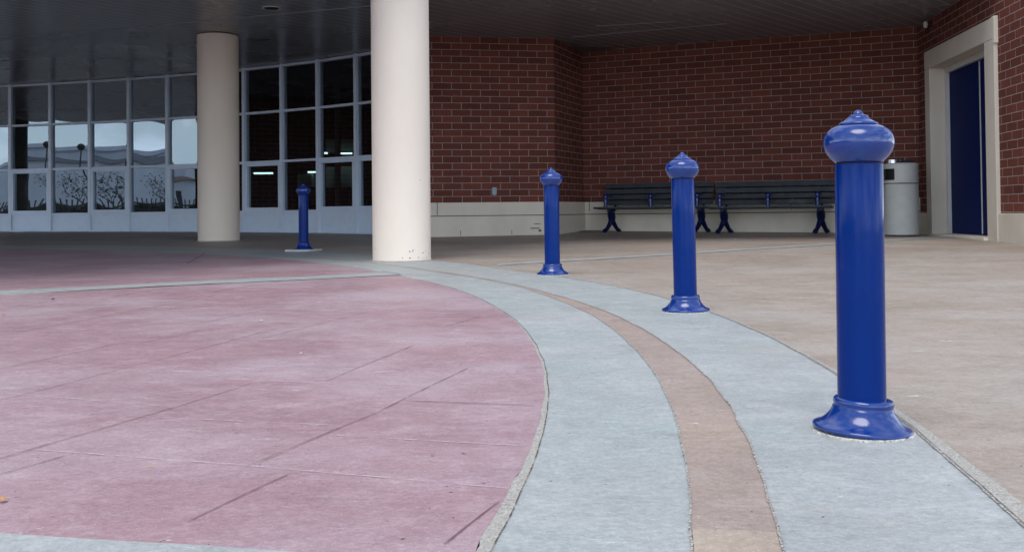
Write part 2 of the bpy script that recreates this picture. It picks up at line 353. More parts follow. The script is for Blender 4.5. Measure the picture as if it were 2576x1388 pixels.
# the rest of the stamped pattern further off (same two directions)
da = Vector((math.cos(R(73)), math.sin(R(73)))); db = Vector((math.cos(R(-15)), math.sin(R(-15))))
for i in range(-14, 10):
    base = Vector((-1, 6.5))+db*(i*.47)
    s = -1.6
    while s < 5.5:
        ln = random.uniform(.5, 1.6); p = base+da*s; q_ = p+da*ln; s += ln+random.uniform(.1, .5)
        if (p-O).length < 9.8 and (q_-O).length < 9.8 and p.y > 5.6: ribbon(b, p, q_, .005, 1, seed=i+s)
for i in range(0, 12):
    base = Vector((-1.5, 3.9))+da*(i*.5)
    s = -6
    while s < 3:
        ln = random.uniform(.4, 1.2); p = base+db*s; q_ = p+db*ln; s += ln+random.uniform(.2, .9)
        if (p-O).length < 9.8 and (q_-O).length < 9.8 and p.y > 4.6: ribbon(b, p, q_, .005, 2, seed=i*2+s)
o = b.build('paving_circle', ['pink', 'groove', 'ridge']); tag(o, kind='structure')
strip('pavement_edge', lambda t: pr(t)-.002, lambda t: r1(t)+.001, -60, 60, 'edge', -.0005, .25, 2)
strip('pavement_band', r1, r2, -60, 80, 'grey')
strip('pavement_strip', r2, r3, -60, 80, 'strip', 0, .5, 3)
strip('pavement_strip', lambda t: r2(t)+.004, lambda t: r3(t)-.004, -14, -9.3, 'patch', .003, .3, 3)
strip('pavement_band', r3, r4, -60, 80, 'grey')
strip('pavement', r4, lambda t: 32, -75, 130, 'tan', 0, .5, 60)
strip('pavement', lambda t: 11.05, lambda t: 32, 130, 285, 'tan', 0, 2, 6, und=False)
strip('pavement_band', lambda t: pr(-60)+.03, lambda t: 11.03, 80, 300, 'grey', 0, 1, 3)
def joint(name, fr, w0, t0, t1, mat='joint', dz=.0022, seed=0):
    def wv(t): return w0*(.5+1.1*abs(noise.noise(Vector((t*5, seed, 1))))+.5*abs(noise.noise(Vector((t*21, seed, 2)))))
    strip(name, lambda t: fr(t)-wv(t), lambda t: fr(t)+wv(t+40), t0, t1, mat, dz, .06, 1)
joint('pavement_joint', lambda t: r1(t)-.001, .0018, -14, 50, 'crack', .0025, 1)
joint('pavement_joint', r2, .0032, -14, 30, 'joint', .0025, 2)
joint('pavement_joint', r3, .0038, -14, 30, 'joint', .0025, 3)
joint('pavement_joint', r4, .0045, -14, 22, 'joint', .0025, 4)
joint('pavement_joint', r4, .0025, 22, 50, 'crack', .0025, 5)
strip('pavement_edge', lambda t: r4(t)+.006, lambda t: r4(t)+.05*min(1, max(.25, (4-t)/14)), -14, 10, 'edge', .0022, .3, 2)
# straight spokes
def quadstripe(name, a, b_, c, d, mat, dz):
    bb = B(); N = 40; v = []; f = []
    for i in range(N+1):
        for (p, q_) in ((a, b_), (d, c)):
            e = p+(q_-p)*i/N; v.append((e.x, e.y, gz(e.y)+dz+undul(e.x, e.y)))
    for i in range(N): f.append((2*i, 2*i+2, 2*i+3, 2*i+1))
    bb.add(v, f, smooth=True); o = bb.build(name, mat); tag(o, kind='structure')
def ext(p, q_, k): return p+(q_-p)*k
a0, a1 = G2(0, 733.5), G2(985, 684.5); c0, c1 = G2(0, 742), G2(1010, 691.5)
quadstripe('pavement_band', ext(a1, a0, 2.6), a1, c1, ext(c1, c0, 2.6), 'grey', .004)
e0, e1 = G2(0, 1308), G2(1215, 1552*.8944+100)
def polar(r, th): return Vector(ring_pt(r, th)[:2])
quadstripe('pavement_band', polar(1, -10.9), polar(10.098, -10.75), polar(10.098, -16), polar(1, -16), 'grey', .004)
a0, a1 = G2(1250, 664.5), G2(2094, 611.5); c0, c1 = G2(1250, 669), G2(2094, 616)
quadstripe('pavement_band', a0, ext(a0, a1, 1.6), ext(c0, c1, 1.6), c0, 'grey', .004)
b = B(); ribbon(b, a0, ext(a0, a1, 1.5), .012, 0, dz=.006, seed=3)
q1 = G2(1010, 691); q2 = G2(960, 683); ribbon(b, q2, q1, .016, 0, dz=.006, seed=5)
ribbon(b, G2(470, 664), G2(515, 638), .012, 0, dz=.006, seed=8)
tag(b.build('pavement_joint', 'crack'), kind='structure')

# ------------------------------------------------------------------ building shell
lwL, lwE, cor, bwR = [atz(*q_, CEIL) for q_ in ((1083, 91), (1392, 97), (1465, 130), (2307, 68))]
vd = ray(1560, 527); vd = Vector((vd.x, vd.y, 0)).normalized()
dwE = bwR - vd*6.5                                            # near end of the door wall
d_ = (lwE-lwL).normalized(); lwS = lwL - d_*.45               # left end tucked behind the column
def brickwall(name, pts, z0, z1, thick=.3, label=None, cutouts=None):
    root = empty(name, (pts[0][0], pts[0][1], gz(pts[0][1])), label=label, cat='wall')
    return root
def wall_mesh(pts, z0, z1, back, mat, name, parent, u0=0, off=0.0):
    """front faces with metric uv, closed at the back"""
    bb = B(); u = u0; P = [Vector((p[0], p[1], 0)) for p in pts]
    N = []
    for i in range(len(P)):
        ds = []
        if i: ds.append((P[i]-P[i-1]).normalized())
        if i < len(P)-1: ds.append((P[i+1]-P[i]).normalized())
        nn = [Vector((d.y, -d.x, 0)) for d in ds]; s = sum(nn, Vector()); s.normalize(); s = s/max(.3, s.dot(nn[0])); N.append(s)
    Fp = [p+n_*off for p, n_ in zip(P, N)]; Bp = [p-n_*back for p, n_ in zip(P, N)]
    for i in range(len(P)-1):
        a, c = Fp[i], Fp[i+1]; ln = (c-a).length
        za, zc = (z0(a.y), z0(c.y)) if callable(z0) else (z0, z0)
        bb.add([(a.x, a.y, za), (c.x, c.y, zc), (c.x, c.y, z1), (a.x, a.y, z1)], [(0, 1, 2, 3)], [(u, za), (u+ln, zc), (u+ln, z1), (u, z1)])
        a2, c2 = Bp[i], Bp[i+1]
        bb.add([(a2.x, a2.y, za), (c2.x, c2.y, zc), (c2.x, c2.y, z1), (a2.x, a2.y, z1)], [(3, 2, 1, 0)])
        bb.add([(a.x, a.y, z1), (c.x, c.y, z1), (c2.x, c2.y, z1), (a2.x, a2.y, z1)], [(0, 1, 2, 3)])
        u += ln
    for (a, a2, fl) in ((Fp[0], Bp[0], 0), (Fp[-1], Bp[-1], 1)):
        za = z0(a.y) if callable(z0) else z0; ln = (a-a2).length
        bb.add([(a2.x, a2.y, za), (a.x, a.y, za), (a.x, a.y, z1), (a2.x, a2.y, z1)], [(0, 1, 2, 3) if not fl else (3, 2, 1, 0)], [(0, za), (ln, za), (ln, z1), (0, z1)])
    o = bb.build(name, mat, parent); return o
gfn = lambda y: gz(y)-.05
PL_T = .76; GR = .545                                          # plinth top and groove
rootA = empty('brick_wall', (0, 0, 0), label='red brick wall behind the two benches, turning out to a pier beside the white column', cat='wall')
wall_mesh([lwS, lwE, cor, bwR], .6, 4.6, .3, 'brick', 'brickwork', rootA, 0)
p1 = wall_mesh([lwS, lwE, cor, bwR], lambda y: gz(y)+.008, GR-.006, .1, 'plinth', 'plinth', rootA, 0, .028)
p2 = wall_mesh([lwS, lwE, cor, bwR], GR+.006, PL_T, .1, 'plinth', 'plinth', rootA, 0, .022)
p3 = wall_mesh([lwS, lwE, cor, bwR], GR-.02, GR+.02, .05, 'dark', 'groove', rootA, 0, .012)
# plinth joints and scuffs
for (x, y0, y1) in ((1100, 508, 541), (1158, 580, 592), (1287, 578, 590), (1482, 505, 531), (1990, 503, 528)):
    wa, wb = (lwS, lwE) if x < 1400 else (cor, bwR)
    d = ray(x, 520); n_ = Vector((wb.y-wa.y, -(wb.x-wa.x), 0)).normalized(); q0 = wa+n_*.031
    t = (q0-Vector((0, 0, EYE))).dot(n_)/d.dot(n_); P = d*t
    za = EYE+ray(x, y1).z/ray(x, y1).y*P.y; zb = EYE+ray(x, y0).z/ray(x, y0).y*P.y
    Mx = frame2(wa, wb)[0]; lp = Mx.inverted() @ Vector((P.x, P.y, 0)); bb = B(); bb.box((lp.x-.004, lp.y-.012, za), (lp.x+.004, lp.y-.001, zb), Mx); bb.build('plinth_joint', 'dark', rootA)
bb = B(); Mx, _ = frame2(lwS, lwE)
def on_wall(wa, wb, x, y, off=.03):
    n_ = Vector((wb.y-wa.y, -(wb.x-wa.x), 0)).normalized(); d = ray(x, y); t = ((wa+n_*off)-Vector((0, 0, EYE)))
    t = Vector((t.x, t.y, 0)).dot(n_)/Vector((d.x, d.y, 0)).dot(n_); return Vector((d.x*t, d.y*t, EYE+d.z*t))
for (x, y, ww, hh) in ((1345, 574, .10, .012), (1352, 563, .07, .008), (1380, 571, .05, .010), (1358, 580, .03, .02)):
    P = Mx.inverted() @ on_wall(lwS, lwE, x, y, .03)
    k = 9; vv = [(P.x+ww*math.cos(2*math.pi*i/k)*(.6+.5*random.random()), P.y, P.z+hh*math.sin(2*math.pi*i/k)*(.6+.5*random.random())) for i in range(k)]
    bb.add([Mx @ Vector(v_) for v_ in vv], [tuple(range(k))])
bb.build('scuff', 'roof', rootA)
# junction box
P = Mx.inverted() @ on_wall(lwS, lwE, 1243, 481, 0)
ob = empty('electrical_box', Mx @ Vector((P.x, 0, P.z)), label='small grey outlet box on the brick pier, just above its pale plinth', cat='electrical box')
ob.rotation_euler = (0, 0, math.atan2(Mx[1][0], Mx[0][0]))
bb = B(); bb.box((-.036, -.045, -.06), (.036, 0.0, .06)); bb.build('cover', 'box', ob, .006)
bb = B(); bb.box((-.028, -.052, -.012), (.028, -.0455, .05)); bb.build('flap', 'box', ob, .003)
bb = B(); bb.box((-.008, -.04, -.078), (.008, -.01, -.0605)); bb.build('conduit', 'box', ob, .002)

# door wall
Mw, LW = frame2(bwR, dwE)                                      # local x runs from the far corner towards the camera
Mw_i = Mw.inverted()
def dw(x, y, off=0): return Mw_i @ on_wall(bwR, dwE, x, y, off)
fL = dw(2332, 132).x; fTop = dw(2332, 132).z; fTopR = dw(2513, 41).z; fR = dw(2513, 300).x; fi0 = dw(2385, 300).x; fi1 = dw(2473, 300).x
fi0 = fL+.23; fi1 = fR-.33
FT = (fTop+fTopR)/2; 
fz = gz(14)
rootD = empty('brick_wall', (0, 0, 0), label='red brick wall with the blue door at the right of the photo', cat='wall')
bb = B()
def bq(bb, x0, x1, z0, z1): bb.add([Mw @ Vector(p) for p in ((x0, 0, z0), (x1, 0, z0), (x1, 0, z1), (x0, 0, z1))], [(0, 1, 2, 3)], [(x0+.1, z0), (x1+.1, z0), (x1+.1, z1), (x0+.1, z1)])
bq(bb, -.0, fL+.01, .1, 4.6); bq(bb, fR-.01, LW, .1, 4.6); bq(bb, fL+.01, fR-.01, FT-.03, 4.6)
bb.box((-.3, -.6, .05), (LW, -.42, 4.6), Mw); bb.box((LW-.02, -.42, .05), (LW, -.003, 4.6), Mw)
bb.build('brickwork', 'brick', rootD)
bb = B(); PD = .52
bb.box((.03, -.05, fz-.08), (fL-.004, .03, PD), Mw); bb.build('plinth', 'plinth', rootD, .006)
bb = B(); bb.box((fR+.004, -.05, fz-.12), (LW+.02, .03, PD), Mw); bb.build('plinth', 'plinth', rootD, .006)
# stone surround
sur = empty('surround', (0, 0, 0)); sur.parent = rootD
REV = -.22
iT = FT-.27
bb = B()
bb.box((fL, REV, fz-.06), (fi0, .045, iT), Mw); bb.build('jamb', 'cream', sur, .008)
bb = B(); bb.box((fi1, REV, fz-.06), (fR, .045, iT), Mw); bb.build('jamb', 'cream', sur, .008)
bb = B(); bb.box((fL, REV, iT+.002), (fR, .047, FT), Mw); bb.box((fR-.06, REV, iT-.06), (fR+.025, .05, FT+.01), Mw); bb.build('lintel', 'cream', sur, .008)
# door and metal frame
door = empty('door', (0, 0, 0)); door.parent = rootD
bb = B(); bb.box((fi0+.002, REV-.06, fz), (fi0+.07, REV+.05, iT-.002), Mw); bb.box((fi1-.07, REV-.06, fz), (fi1-.002, REV+.05, iT-.002), Mw); bb.box((fi0+.07, REV-.06, iT-.08), (fi1-.07, REV+.048, iT-.002), Mw); bb.build('frame', 'trim', door, .004)
bb = B(); bb.box((fi0+.074, REV-.05, fz+.03), (fi1-.075, REV+.002, iT-.085), Mw); bb.build('leaf', 'doorblue', door, .004)
bb = B(); xs_ = dw(2467, 300, REV+.003).x; bb.box((xs_-.012, REV+.003, fz+.05), (xs_+.012, REV+.012, iT-.1), Mw); bb.build('edge_strip', 'trim', door)
bb = B(); bb.box((fi0, REV-.05, fz-.03), (fi1, .09, fz+.028), Mw); bb.build('threshold', 'plinth', door, .004)
bb = B(); bb.box((fi0-.5, -.55, 0), (fi1+.5, -.30, 4), Mw); bb.build('backing', 'dark', rootD)
# little lamp bracket near the soffit
P = dw(2344, 62); fx = empty('wall_light', Mw @ Vector((P.x, 0, P.z)), math.atan2(Mw[1][0], Mw[0][0]), label='tiny pale bracket light high on the brick above the door surround', cat='light fixture')
bb = B(); bb.box((-.03, -.05, -.03), (.03, 0, .03)); bb.build('back_plate', 'iron', fx)
bb = B(); bb.lathe([(.012, -.05), (.03, -.045), (.034, .03), (.012, .05)], 14, Matrix.Translation((0, -.09, 0))); bb.tube([(0, -.04, 0), (0, -.09, .0)], .008); bb.build('lamp_head', 'trim', fx)

# ------------------------------------------------------------------ curved window wall
raw = [atz(x, y, CEIL) for x, y in ((28, 213), (129, 209), (228, 203), (326, 196), (423, 188), (616, 171), (711, 164), (802, 150.5), (898, 135.6))]
xs = [28, 129, 228, 326, 423, 519, 616, 711, 802, 898]
# distance along each column's ray as a smooth cubic in the photo column
def polyfit(X, Y, n):
    A = [[sum(x**(i+j) for x in X) for j in range(n+1)] for i in range(n+1)]; c = [sum(y*x**i for x, y in zip(X, Y)) for i in range(n+1)]
    N = n+1
    for i in range(N):
        pv = A[i][i]
        for k in range(i, N): A[i][k] /= pv
        c[i] /= pv
        for r_ in range(N):
            if r_ != i:
                m_ = A[r_][i]
                for k in range(i, N): A[r_][k] -= m_*A[i][k]
                c[r_] -= m_*c[i]
    return c
X = [x/1000 for x in (28, 129, 228, 326, 423, 616, 711, 802, 898)]; Y = [p.y for p in raw]
cf = polyfit(X, Y, 3); fy = lambda x: sum(c*(x/1000)**i for i, c in enumerate(cf))
xs_all = [-180, -76]+xs+[985, 1060]
FP = []
for x in xs_all:
    d = ray(x, 300); y = fy(max(28, x)) if x >= 28 else fy(28)+.12*(28-x)/100*.5
    FP.append(Vector((d.x/d.y*y, y, 0)))
FP[-1] = lwL-d_*.42; FP[-1].z = 0
cw = empty('window_wall', (FP[5].x, FP[5].y, gz(FP[5].y)), label='curved grid of dark windows with pale grey frames behind the columns', cat='window wall')
inv = Matrix.Translation(-Vector((FP[5].x, FP[5].y, gz(FP[5].y))))
def cwb(bb, name, mat, bev=0, par=None):
    bb.v = [tuple(inv @ Vector(v)) for v in bb.v]; return bb.build(name, mat, par or cw, bev)
ZS = [.655, 1.60, 2.545, CEIL-.03]
for i, p in enumerate(FP):
    a = FP[max(0, i-1)]; c = FP[min(len(FP)-1, i+1)]; Mx, _ = frame2(a, c); Mx[0][3] = p.x; Mx[1][3] = p.y
    bb = B(); bb.box((-.033, -.10, gz(p.y)), (.033, .055, CEIL), Mx); cwb(bb, 'mullion', 'alu', .004)
for i in range(len(FP)-1):
    a, c = FP[i], FP[i+1]; Mx, ln = frame2(a, c); z0 = gz(min(a.y, c.y))
    e = .034
    bb = B()
    for z in ZS: bb.box((e, -.06, z-.022), (ln-e, .035, z+.022), Mx)
    cwb(bb, 'transom', 'alu', .003)
    bb = B(); bb.box((e, -.06, z0+.03), (ln-e, .012, ZS[0]-.0225), Mx); cwb(bb, 'base_panel', 'panel', .004)
    bb = B(); bb.box((0, -.04, z0), (ln, .045, z0+.029), Mx); cwb(bb, 'sill', 'panel', .003)
    oper = xs_all[i] in (28, 228, 423, 616, 802, 898, -180, 985)
    for k in range(3):
        za, zb = ZS[k]+.0225, ZS[k+1]-.0225; xa, xb = e, ln-e; par = cw
        if k == 0 and oper:
            w_ = .055; bb = B()
            bb.box((xa, -.05, za), (xa+w_, .045, zb), Mx); bb.box((xb-w_, -.05, za), (xb, .045, zb), Mx)
            bb.box((xa+w_, -.05, za), (xb-w_, .043, za+w_), Mx); bb.box((xa+w_, -.05, zb-w_), (xb-w_, .043, zb), Mx)
            par = cwb(bb, 'window', 'panel', .003); xa += w_; xb -= w_; za += w_; zb -= w_
        # glass pane, slightly pillowed
        n = 8; v = []; f = []; random.seed(i*7+k); bow = random.uniform(-.0008, .0008) - .0012; tx, tz = random.uniform(-.0006, .0006), random.uniform(-.0005, .0005)
        if xs_all[i] == 423 and k == 1: bow = -.006
        for jz in range(n+1):
            for jx in range(n+1):
                s, t = jx/n*2-1, jz/n*2-1; d = bow*(1-s*s)*(1-t*t)+tx*s+tz*t
                v.append(inv @ (Mx @ Vector((xa+(xb-xa)*jx/n, -.01+d, za+(zb-za)*jz/n))))
        for jz in range(n):
            for jx in range(n): q0 = jz*(n+1)+jx; f.append((q0, q0+1, q0+n+2, q0+n+1))
        bb = B(); bb.add(v, f, smooth=True); bb.build('pane', 'glass', par)
# ------------------------------------------------------------------ interior seen through the glass
IN = empty('interior_room', (-5, 24, gz(24)), label='dark room behind the curved windows', cat='room')
def inb(bb, name, mat, bev=0): bb.v = [tuple(Vector(v)-Vector((-5, 24, gz(24)))) for v in bb.v]; return bb.build(name, mat, IN, bev)
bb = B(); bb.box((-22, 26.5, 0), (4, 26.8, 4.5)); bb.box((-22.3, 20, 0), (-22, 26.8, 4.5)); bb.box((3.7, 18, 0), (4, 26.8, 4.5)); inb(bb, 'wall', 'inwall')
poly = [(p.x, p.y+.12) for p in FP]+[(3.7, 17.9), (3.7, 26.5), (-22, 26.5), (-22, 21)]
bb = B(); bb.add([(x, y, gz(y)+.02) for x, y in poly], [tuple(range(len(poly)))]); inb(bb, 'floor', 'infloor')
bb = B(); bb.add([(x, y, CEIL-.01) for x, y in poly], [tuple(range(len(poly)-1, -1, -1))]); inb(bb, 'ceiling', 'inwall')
def inpt(x, y, Y): d = ray(x, y); t = Y/d.y; return Vector((d.x*t, Y, EYE+d.z*t))
def inbox(x0, y0, x1, y1, Y, dp, name, mat, label, cat, group=None):
    a = inpt(x0, y1, Y); c = inpt(x1, y0, Y); o = empty(name, (a.x, Y, a.z), label=label, cat=cat, group=group)
    bb = B(); bb.box((0, 0, 0), (c.x-a.x, dp, c.z-a.z)); bb.build('body', mat, o, .01)
    bb = B(); w_ = c.x-a.x; h_ = c.z-a.z; bb.box((.02, -.012, .04), (w_*.48, -.002, h_-.04)); bb.box((w_*.52, -.012, .04), (w_-.02, -.002, h_-.04)); bb.build('door', mat, o, .004)
inbox(853, 418, 893, 472, 23, .4, 'cabinet', 'incab', 'pale green lower cupboard behind the window beside the white column', 'cabinet')
inbox(818, 350, 893, 384, 23, .4, 'cabinet', 'incab', 'long pale wall cupboard seen high through the windows', 'cabinet')
inbox(748, 438, 784, 470, 22.5, .4, 'cabinet', 'incab', 'pale cupboard seen behind the farthest blue bollard', 'cabinet')
inbox(820, 420, 840, 472, 22.8, .4, 'cabinet', 'incab', 'narrow pale cupboard beside a red post inside the windows', 'cabinet')
bb = B(); a = inpt(843, 555, 21.8); bb.box((a.x, 21.8, gz(22)), (a.x+.11, 21.95, CEIL-.012)); o = bb.build('indoor_post', 'brick'); tag(o, 'thin red post standing between pale cupboards behind the glass', 'post')
for (x0, x1, y, Y, lab) in ((638, 684, 438, 22, 'hanging strip light glowing behind the lower window right of the far column'), (774, 794, 435, 22.5, 'short bright strip light glowing just above the farthest bollard'), (812, 822, 387, 22.6, 'small glowing lamp under the left end of the long wall cupboard'), (846, 884, 388, 22.6, 'glowing strip lamp under the long wall cupboard')):
    a = inpt(x0, y, Y); c = inpt(x1, y, Y); o = empty('strip_light', (a.x, a.y, a.z), label=lab, cat='lamp')
    bb = B(); bb.box((0, 0, 0), (c.x-a.x, .12, .035)); bb.build('tube', 'tube', o)
    bb = B(); bb.box((-.01, -.02, .036), (c.x-a.x+.01, .14, .06)); bb.tube([(.05, .06, .06), (.05, .06, CEIL-.02-a.z)], .006, 6); bb.build('housing', 'iron', o)

# ------------------------------------------------------------------ canopy and building mass
edge = [Vector((-17.3, 27)), Vector((-17.3, 7.4)), Vector((-12, 6.3)), Vector((-7, 5.4)), Vector((-4, 6.2)), Vector((-2.4, 8.2)), Vector((-.5, 9.0)), Vector((.7, 12.0)), Vector((9.2, 12.1)), Vector((9.2, 27))]  # front outline is out of view, shaped to shade left paving and light walls
cn = empty('canopy', (0, 14, CEIL), label='wide flat entrance canopy with a dark grey boarded soffit over the forecourt', cat='canopy')
bb = B(); bb.add([(p.x, p.y-14, 0) for p in edge], [tuple(range(len(edge)))]); bb.add([(p.x, p.y-14, .05) for p in edge], [tuple(range(len(edge)))])
n = len(edge); sof = bb.build('soffit', 'soffit', cn)
bb = B(); bb.v = []; bb.prism([(p.x, p.y-14) for p in edge], .06, 1.25); bb.build('fascia', 'cream', cn)
bb = B()
for (p, q_, w_) in (((0, 100), (933, 15), .016), ((1438, 94), (1828, 60), .010), ((0, 155), (75, 148), .02), ((1500, 66), (1700, 55), .007)):
    a = atz(*p, CEIL); c = atz(*q_, CEIL); Mx, ln = frame2(a, c); bb.box((0, -w_, -.004), (ln, w_, -.001), Mx)
bb.v = [(v[0], v[1]-14, v[2]) for v in bb.v]; bb.build('seam_trim', 'box', cn)
for i, (x, y) in enumerate(((683, 20), (290, 207), (437, 230), (90, 40))):
    if i == 3: continue
    P = atz(x, y, CEIL); 
    o = empty('downlight', (P.x, P.y, CEIL), label=('round recessed downlight in the soffit, large, left of the tall white column', 'small round downlight in the soffit close above the left windows', 'small round downlight in the soffit close above the windows by the far column')[i], cat='downlight')
    bb = B(); bb.lathe([(.10, -.002), (.125, -.014), (.128, -.002)], 32); bb.build('ring', 'trim', o)
    bb = B(); bb.lathe([(.02, -.017), (.099, -.016), (.1, -.012)], 32); bb.build('lens', 'dark', o)
    if i == 2: o.location = atz(395, 206, CEIL)

# ------------------------------------------------------------------ columns
def column(x, y, r, label, dead=False):
    z = gz(y); o = empty('column', (x, y, z), label=label, cat='column', group='round columns under the canopy')
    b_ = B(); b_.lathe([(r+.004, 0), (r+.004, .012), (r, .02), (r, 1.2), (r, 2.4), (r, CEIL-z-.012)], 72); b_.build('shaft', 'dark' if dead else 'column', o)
    b_ = B(); b_.lathe([(r-.03, CEIL-z-.011), (r-.03, CEIL-z-.001)], 64); b_.build('shadow_gap', 'dark', o)
    b_ = B(); n = 60; v = [(0, 0, 0)]
    pts = [((r+.016+.012*noise.noise(Vector((i*.6, x, 2))))*math.cos(2*math.pi*i/n), (r+.016+.012*noise.noise(Vector((i*.6, x, 2))))*math.sin(2*math.pi*i/n)) for i in range(n)]
    b_.prism(pts, -.01, .006); b_.build('footing', 'edge', o)
    return o
c2 = G2(1011, 654.5); column(c2.x, c2.y+.0, .285, 'tall cream column, brightest and nearest, standing at the end of the grey band')
c1 = atz(548, 97, CEIL); d = Vector((c1.x, c1.y)).normalized(); c1p = Vector((c1.x, c1.y))*.985
column(c1p.x, c1p.y, .318, 'cream column farther back in front of the curved windows')
def mirror_pt(x, dist):
    d = ray(x, 400); y = fy(x); P = Vector((d.x/d.y*y, y)); k_ = [i for i in range(len(xs_all)-1) if xs_all[i] <= x <= xs_all[i+1]][0]
    a, c = FP[k_], FP[k_+1]; t = Vector((c.x-a.x, c.y-a.y)).normalized(); n_ = Vector((t.y, -t.x)); dd = Vector((d.x, d.y)).normalized(); rr = dd-n_*2*dd.dot(n_)
    return P+rr*dist
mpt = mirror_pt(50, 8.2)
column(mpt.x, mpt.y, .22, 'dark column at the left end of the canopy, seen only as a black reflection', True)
bb = B(); bp = empty('brick_pier', (-9.9, 16, gz(16)), label='brick pier at the left of the forecourt, seen only in the glass', cat='wall')
w1 = wall_mesh([Vector((-9.9, 14.9, 0)), Vector((-9.9, 17.5, 0))], .1, CEIL-.004, .4, 'brick', 'brickwork', bp); w1.location = -Vector((-9.9, 16, gz(16)))

# ------------------------------------------------------------------ bollards
def bollard(loc, H_, label, lean=0, tilt=0, pad='grout', boss=False, rz=0):
    k = H_/.82
    o = empty('bollard', loc, label=label, cat='bollard', group='blue bollards along the grey band'); o.scale = (k, k, k); o.rotation_euler = (0, -lean, rz)
    T = .82
    cap = [(0, 0), (5, 1), (9, 4), (12, 8), (12.8, 11), (13, 13), (22, 14), (24.5, 15), (24.5, 17), (26, 20), (31, 25), (39, 30), (47, 33.5), (48.8, 35.5), (48.8, 38), (47.5, 39.5), (53, 41), (63, 44.5), (72, 50.5), (79, 58), (84, 67), (86.6, 77), (87, 85), (86, 95), (82.5, 105), (77, 114.5), (70, 123), (63.5, 129.5), (60, 133), (58, 135)]
    b_ = B(); b_.lathe([(r/1000, T-z/1000) for r, z in reversed(cap)], 72); c = b_.build('cap', 'gloss', o, 0, 50)
    b_ = B(); b_.lathe([(.0545, .6855), (.0545, .6815)], 40); b_.build('seam', 'dark', o)
    b_ = B(); b_.lathe([(.0595, .06), (.0595, .25), (.0595, .5), (.0595, .6775), (.0585, .681)], 64); b_.build('shaft', 'shaftblue', o)
    base = [(120, 0), (122.5, 3), (122, 8), (118, 11), (110, 14), (101, 19), (93, 26), (86, 34), (80, 43), (76.5, 51), (74.5, 57), (72.5, 59), (72, 62), (74, 66), (74, 72), (72, 77), (68, 79.5), (60.5, 80.5)]
    b_ = B(); b_.lathe([(r/1000, z/1000) for r, z in base], 72); bs = b_.build('base_flange', 'gloss', o, 0, 50); bs.rotation_euler = (0, tilt, 0); bs.location = (0, 0, .004)
    n = 56; b_ = B(); vv = []
    for i in range(n):
        a = 2*math.pi*i/n; r = .120+.008*noise.noise(Vector((i*.9, loc[1], 2)))+(.004 if not boss else 0); vv.append((r*math.cos(a), r*math.sin(a)))
    if boss: vv = [(-.20, -.13), (-.08, -.19), (.10, -.15), (.15, -.06), (.21, .09), (.02, .15), (-.16, .12)]
    b_.prism(vv, -.02, .004 if not boss else .02); b_.build('grout_pad', 'grout', o, .002)
    if boss: bs.location = (0, 0, .018)
    return o
def bplace(x, y, ytop, label, **kw):
    p = gnd(x, y); lo, hi = .3, 1.5
    for _ in range(40):
        mz = (lo+hi)/2; v = p+Vector((0, 0, mz))-Vector((0, 0, EYE)); yy = CY-F*v.dot(cu)/v.dot(fw)
        if yy > ytop: lo = mz
        else: hi = mz
    return bollard(p, mz, label, **kw)
bplace(2169, 1083, 277, 'large glossy blue bollard nearest the camera, at the right', lean=-.004, tilt=R(3.2))
bplace(1725, 783, 383, 'middle-sized blue bollard standing in front of the left bench', lean=.010)
bplace(1390, 691, 422, 'blue bollard in front of the corner of the brick pier', lean=.004)
bplace(764, 631, 462, 'smallest, farthest blue bollard in shade before the windows, on a rough white pad', boss=True)

